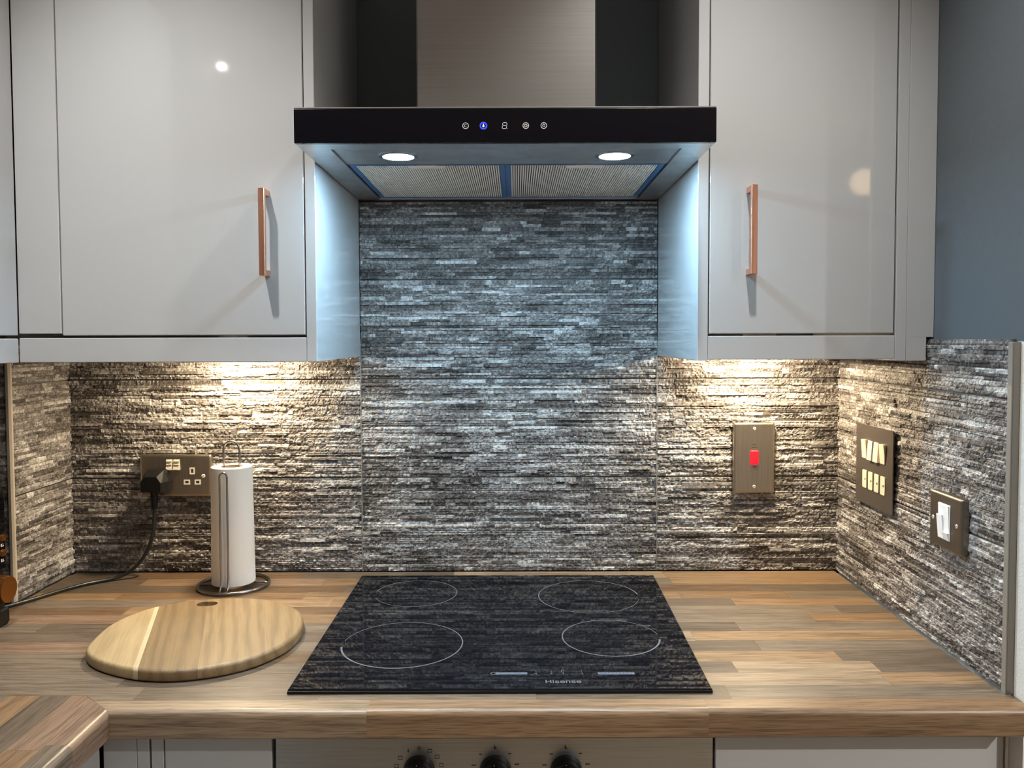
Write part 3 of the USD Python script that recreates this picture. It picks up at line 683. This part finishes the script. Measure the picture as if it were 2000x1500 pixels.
screw(fc, 'right', (FX, PY + 0.0330, PZ)); screw(fc, 'right', (FX, PY - 0.0330, PZ))

# ------------------------------------------------------------------ paper towel on its wire holder
HX, HY = -0.5355, -0.0890
ro = thing('paper_towel_roll', 'white paper towel roll standing upright on the wire holder', 'paper towel', (HX, HY, 0.0085))
prof = [(0.0205, 0.0090), (0.0405, 0.0090), (0.0408, 0.012), (0.0395, 0.12), (0.0385, 0.232), (0.0378, 0.2338), (0.0205, 0.2338), (0.0205, 0.0090)]
pr_ = []
for (r0, z0), (r1, z1) in zip(prof[:-1], prof[1:]):
    n = 10 if abs(z1 - z0) > 0.05 else 1
    for i in range(n): pr_.append((r0 + (r1 - r0) * i / n, z0 + (z1 - z0) * i / n))
pr_.append(prof[-1])
part(ro, 'paper', lathe(pr_, (HX, HY), 72), paper, smooth=40)
part(ro, 'core', lathe([(0.0195, 0.0092), (0.0203, 0.0092), (0.0203, 0.2334), (0.0195, 0.2334), (0.0195, 0.0092)], (HX, HY), 40), plain('cardboard', (0.42, 0.30, 0.18), 0.9), smooth=40)
ho = thing('paper_towel_holder', 'steel wire paper towel holder with round base and loop handle', 'paper towel holder', (HX, HY, 0.0))
wr_ = 0.0023
a = np.linspace(0, 2 * np.pi, 64, endpoint=False)
part(ho, 'base_ring', tube(np.c_[HX + 0.0655 * np.cos(a), HY + 0.0655 * np.sin(a), np.full(64, 0.0042)], 0.0030, 10, closed=True), wire_metal, smooth=True)
part(ho, 'base_spoke', tube(spline([(HX - 0.0640, HY - 0.006, 0.0050), (HX - 0.035, HY - 0.010, 0.0062), (HX, HY, 0.0062), (HX + 0.035, HY + 0.006, 0.0062), (HX + 0.0640, HY + 0.004, 0.0050)], 24), wr_, 10), wire_metal, smooth=True)
lp = [(HX - 0.0155, HY, 0.0066)] + [(HX - 0.0155, HY, z) for z in np.linspace(0.02, 0.262, 12)] + \
     [(HX - 0.0155 * math.cos(t), HY, 0.2655 + 0.0165 * math.sin(t)) for t in np.linspace(0.15, math.pi - 0.15, 14)] + [(HX + 0.0155, HY, z) for z in np.linspace(0.262, 0.02, 12)] + [(HX + 0.0155, HY, 0.0066)]
part(ho, 'loop', tube(lp, 0.0021, 10), wire_metal, smooth=True)
yf = HY - 0.0475
hp = [(HX - 0.0065, HY - 0.0645, 0.0042), (HX - 0.0066, yf - 0.010, 0.0050), (HX - 0.0068, yf - 0.003, 0.012)] + [(HX - 0.0070, yf + 0.0015 * z / 0.2, z) for z in np.linspace(0.03, 0.219, 10)] + \
     [(HX - 0.0070 * math.cos(t), yf + 0.0016, 0.221 + 0.0070 * math.sin(t)) for t in np.linspace(0.2, math.pi - 0.2, 10)] + \
     [(HX + 0.0070, yf + 0.0015 * z / 0.2, z) for z in np.linspace(0.219, 0.03, 10)] + [(HX + 0.0068, yf - 0.003, 0.012), (HX + 0.0066, yf - 0.010, 0.0050), (HX + 0.0065, HY - 0.0645, 0.0042)]
part(ho, 'front_hairpin', tube(hp, 0.0019, 10), wire_metal, smooth=True)

# ------------------------------------------------------------------ chopping board
cb = thing('chopping_board', 'round wooden chopping board of glued pale and brown staves with a finger hole', 'chopping board', (-0.488, -0.373, 0.0))
outline = np.array([[-0.629, -0.451], [-0.640, -0.408], [-0.645, -0.356], [-0.636, -0.306], [-0.612, -0.264], [-0.579, -0.238], [-0.536, -0.221], [-0.483, -0.215], [-0.433, -0.224], [-0.386, -0.250], [-0.352, -0.289],
                    [-0.334, -0.340], [-0.330, -0.385], [-0.337, -0.428], [-0.352, -0.460], [-0.371, -0.486], [-0.401, -0.509], [-0.433, -0.523], [-0.472, -0.530], [-0.518, -0.525], [-0.563, -0.507], [-0.602, -0.483]])
from scipy.interpolate import CubicSpline
cl_ = np.vstack([outline, outline[:1]]); s_ = np.r_[0, np.cumsum(np.linalg.norm(np.diff(cl_, axis=0), axis=1))]
ol = CubicSpline(s_, cl_, bc_type='periodic')(np.linspace(0, s_[-1], 140, endpoint=False))
bp_ = Polygon(ol)
hp_ = []
for ins_, z in ((0.004, 0.0004), (0.0012, 0.0018), (0.0, 0.004), (0.0, 0.0135), (0.0010, 0.0160), (0.0030, 0.0176), (0.0055, 0.0182)):
    q = np.array((bp_.buffer(-ins_) if ins_ else bp_).exterior.coords)[:-1]
    hp_.append(np.c_[q, np.full(len(q), z)])
hull = trimesh.convex.convex_hull(np.vstack(hp_))
mb = m3.Manifold(m3.Mesh(np.asarray(hull.vertices, np.float32), np.asarray(hull.faces, np.uint32)))
hole = m3.Manifold.batch_hull([m3.Manifold.cylinder(0.06, 0.0115, 0.0115, 28).translate((-0.531, -0.2505, -0.02)), m3.Manifold.cylinder(0.06, 0.0115, 0.0115, 28).translate((-0.519, -0.2495, -0.02))])
mb = mb - hole
rot = math.radians(71.5)
gd = np.array([math.sin(rot - math.pi / 2) * 0 + 0.312, -0.950]); gd /= np.linalg.norm(gd); gn = np.array([gd[1] * -1, gd[0]])   # along and across the staves
d1 = gn @ np.array([-0.561, -0.390]); d2 = gn @ np.array([-0.4735, -0.4015])
n3 = (float(gn[0]), float(gn[1]), 0.0)
ang = math.pi / 2 + math.atan2(0.312, 0.950) * 1
def board_wood(name, color, dark, amount, seed, rough=0.5):
    a = -math.atan2(0.312, 0.950)
    nodes = {'t': ('texture_coordinate', {}), 'mr': ('mapping', {'rotation': (0.0, 0.0, a), 'location': (seed, 0.3 * seed, 0.0)}),
             'mw': ('mapping', {'scale': (1.0, 0.16, 1.0)}), 'm2': ('mapping', {'scale': (420.0, 16.0, 420.0)}), 'm3': ('mapping', {'scale': (14.0, 4.0, 14.0)}),
             'wv': ('wave_texture', {'wave_type': 'bands', 'bands_direction': 'x', 'profile': 'sine', 'scale': 15.0, 'distortion': 9.0, 'detail': 2.5, 'detail_scale': 1.1}),
             'n2': ('noise_texture', {'scale': 1.0, 'detail': 2.0}), 'n3': ('noise_texture', {'scale': 1.0, 'detail': 3.0, 'distortion': 0.8}),
             'r1': ('rgb_ramp', {'ramp': [(0.0, dark), (0.28, tuple(0.5 * (p + q) for p, q in zip(dark, color))), (0.6, color), (1.0, tuple(1.08 * q for q in color))]}),
             'r3': ('rgb_ramp', {'ramp': [(0.3, tuple(0.8 * q for q in color)), (0.7, tuple(1.12 * q for q in color))]}),
             'r2': ('rgb_ramp', {'ramp': [(0.3, (0.80, 0.77, 0.72)), (0.55, (1, 1, 1))]}),
             'mx': ('mix', {'mix_type': 'mix', 'fac': amount}), 'my': ('mix', {'mix_type': 'multiply', 'fac': 0.8}),
             'p': ('principled_bsdf', {'roughness': rough})}
    return M(name, nodes, [('t.object', 'mr.vector'), ('mr.vector', 'mw.vector'), ('mr.vector', 'm2.vector'), ('mr.vector', 'm3.vector'), ('mw.vector', 'wv.vector'), ('m2.vector', 'n2.vector'), ('m3.vector', 'n3.vector'),
                           ('wv.fac', 'r1.fac'), ('n3.fac', 'r3.fac'), ('n2.fac', 'r2.fac'), ('r3.color', 'mx.color1'), ('r1.color', 'mx.color2'), ('mx.color', 'my.color1'), ('r2.color', 'my.color2'), ('my.color', 'p.base_color')], 'p.BSDF')
board_w = [board_wood('board_pale', (0.310, 0.230, 0.122), (0.26, 0.17, 0.085), 0.25, 0.7), board_wood('board_sapwood', (0.47, 0.375, 0.235), (0.40, 0.30, 0.17), 0.1, 2.7), board_wood('board_brown', (0.170, 0.112, 0.053), (0.105, 0.066, 0.031), 0.55, 1.9), board_wood('board_tan', (0.205, 0.137, 0.066), (0.125, 0.078, 0.036), 0.6, 3.3)]
lo_, hi_ = sorted((d1, d2)); sgn = 1 if gn[0] > 0 else -1
d0 = d1 - 0.0065 * (1 if gn[0] > 0 else -1)
if sgn > 0:
    pcs = [mb.trim_by_plane((-n3[0], -n3[1], 0), -d0), mb.trim_by_plane(n3, d0).trim_by_plane((-n3[0], -n3[1], 0), -d1), mb.trim_by_plane(n3, d1).trim_by_plane((-n3[0], -n3[1], 0), -d2), mb.trim_by_plane(n3, d2)]
else:
    pcs = [mb.trim_by_plane(n3, d0), mb.trim_by_plane((-n3[0], -n3[1], 0), -d0).trim_by_plane(n3, d1), mb.trim_by_plane((-n3[0], -n3[1], 0), -d1).trim_by_plane(n3, d2), mb.trim_by_plane((-n3[0], -n3[1], 0), -d2)]
for pc, w_m in zip(pcs, board_w):
    part(cb, 'stave', tm(pc), w_m, smooth=35)

# ------------------------------------------------------------------ black appliance at the left edge
ap = thing('coffee_machine', 'black gloss coffee machine with amber dials cut off by the left edge', 'coffee machine', (-0.97, -0.47, 0.0))
part(ap, 'body', rb(-1.09, -0.8465, -0.66, -0.2870, 0.004, 0.2400, 0.016, 20), black_plastic, smooth=40)
part(ap, 'base', rb(-1.085, -0.8420, -0.655, -0.2900, 0.0002, 0.030, 0.006, 12), black_plastic, smooth=40)
part(ap, 'front_panel', rb(-0.8500, -0.8425, -0.645, -0.2960, 0.095, 0.230, 0.0035, 10), black_gloss, smooth=40)
for z in (0.1500, 0.1245):
    for y in (-0.3070, -0.3700):
        bt = part(ap, 'dial', cat(cyl((-0.8430, y, z), (-0.8385, y, z), 0.0066, 24, 0.0052)), amber, smooth=40, label='amber ringed dial')
        part(bt, 'print_mark', onwall(cat(flat(-0.004, -0.0015, -0.0025, 0.0025), flat(-0.0005, 0.0035, -0.0025, -0.0012), flat(0.0010, 0.0020, -0.0012, 0.0025)), 'east', (-0.8425, y, z - 0.0125)), icon_white)
part(ap, 'spout', cat(cyl((-0.858, -0.3175, 0.0660), (-0.8265, -0.3175, 0.0660), 0.0255, 32, 0.0215)), amber, smooth=40)

# ------------------------------------------------------------------ lamps of the room
def downlight(x, y, label, power, half):
    dl = thing('ceiling_light', label, 'light', (x, y, CEIL - 0.004), 'recessed ceiling downlights')
    part(dl, 'bezel', lathe([(0.0185, CEIL - 0.0035), (0.043, CEIL - 0.003), (0.043, CEIL - 0.0003), (0.0185, CEIL - 0.0003), (0.0185, CEIL - 0.0035)], (x, y), 32), chrome, smooth=30)
    part(dl, 'lens', lathe([(0.018 * math.sin(t), CEIL - 0.0030 - 0.014 * math.cos(t)) for t in np.linspace(0, math.pi / 2, 8)] + [(0.018, CEIL - 0.0005), (0.0, CEIL - 0.0005)], (x, y), 24), ceil_led, smooth=40)
    if not power: return
    sl = UsdLux.SphereLight.Define(stage, dl + '/beam'); sl.AddTranslateOp().Set(Gf.Vec3d(0, 0, -0.03))
    sl.CreateRadiusAttr(0.022); sl.CreateIntensityAttr(L_SPOT * power); sl.CreateColorAttr(Gf.Vec3f(*C_CEIL))
    sh = UsdLux.ShapingAPI.Apply(sl.GetPrim()); sh.CreateShapingConeAngleAttr(half); sh.CreateShapingConeSoftnessAttr(1.0)
for x, y, l, power, half in ((-0.543, -0.784, 'recessed ceiling downlight over the chopping board', 1.0, 52.0), (0.284, -0.780, 'recessed ceiling downlight over the right end of the hob', 0.80, 56.0),
                             (-1.080, -2.115, 'recessed ceiling downlight over the return worktop', 0.0, 42.0), (1.90, -2.30, 'recessed ceiling downlight in the middle of the room', 4.6, 80.0)):
    downlight(x, y, l, power, half)
pd = thing('pendant_lamp', 'warm globe pendant lamp hanging in the room behind the camera', 'lamp', (1.66, -2.90, 1.21))
sp = trimesh.creation.icosphere(3, 0.06); sp.apply_translation((1.66, -2.90, 1.21)); part(pd, 'globe', sp, pend_led, smooth=True)
part(pd, 'cord', cyl((1.66, -2.90, 1.268), (1.66, -2.90, CEIL - 0.0005), 0.003, 8), black_plastic)
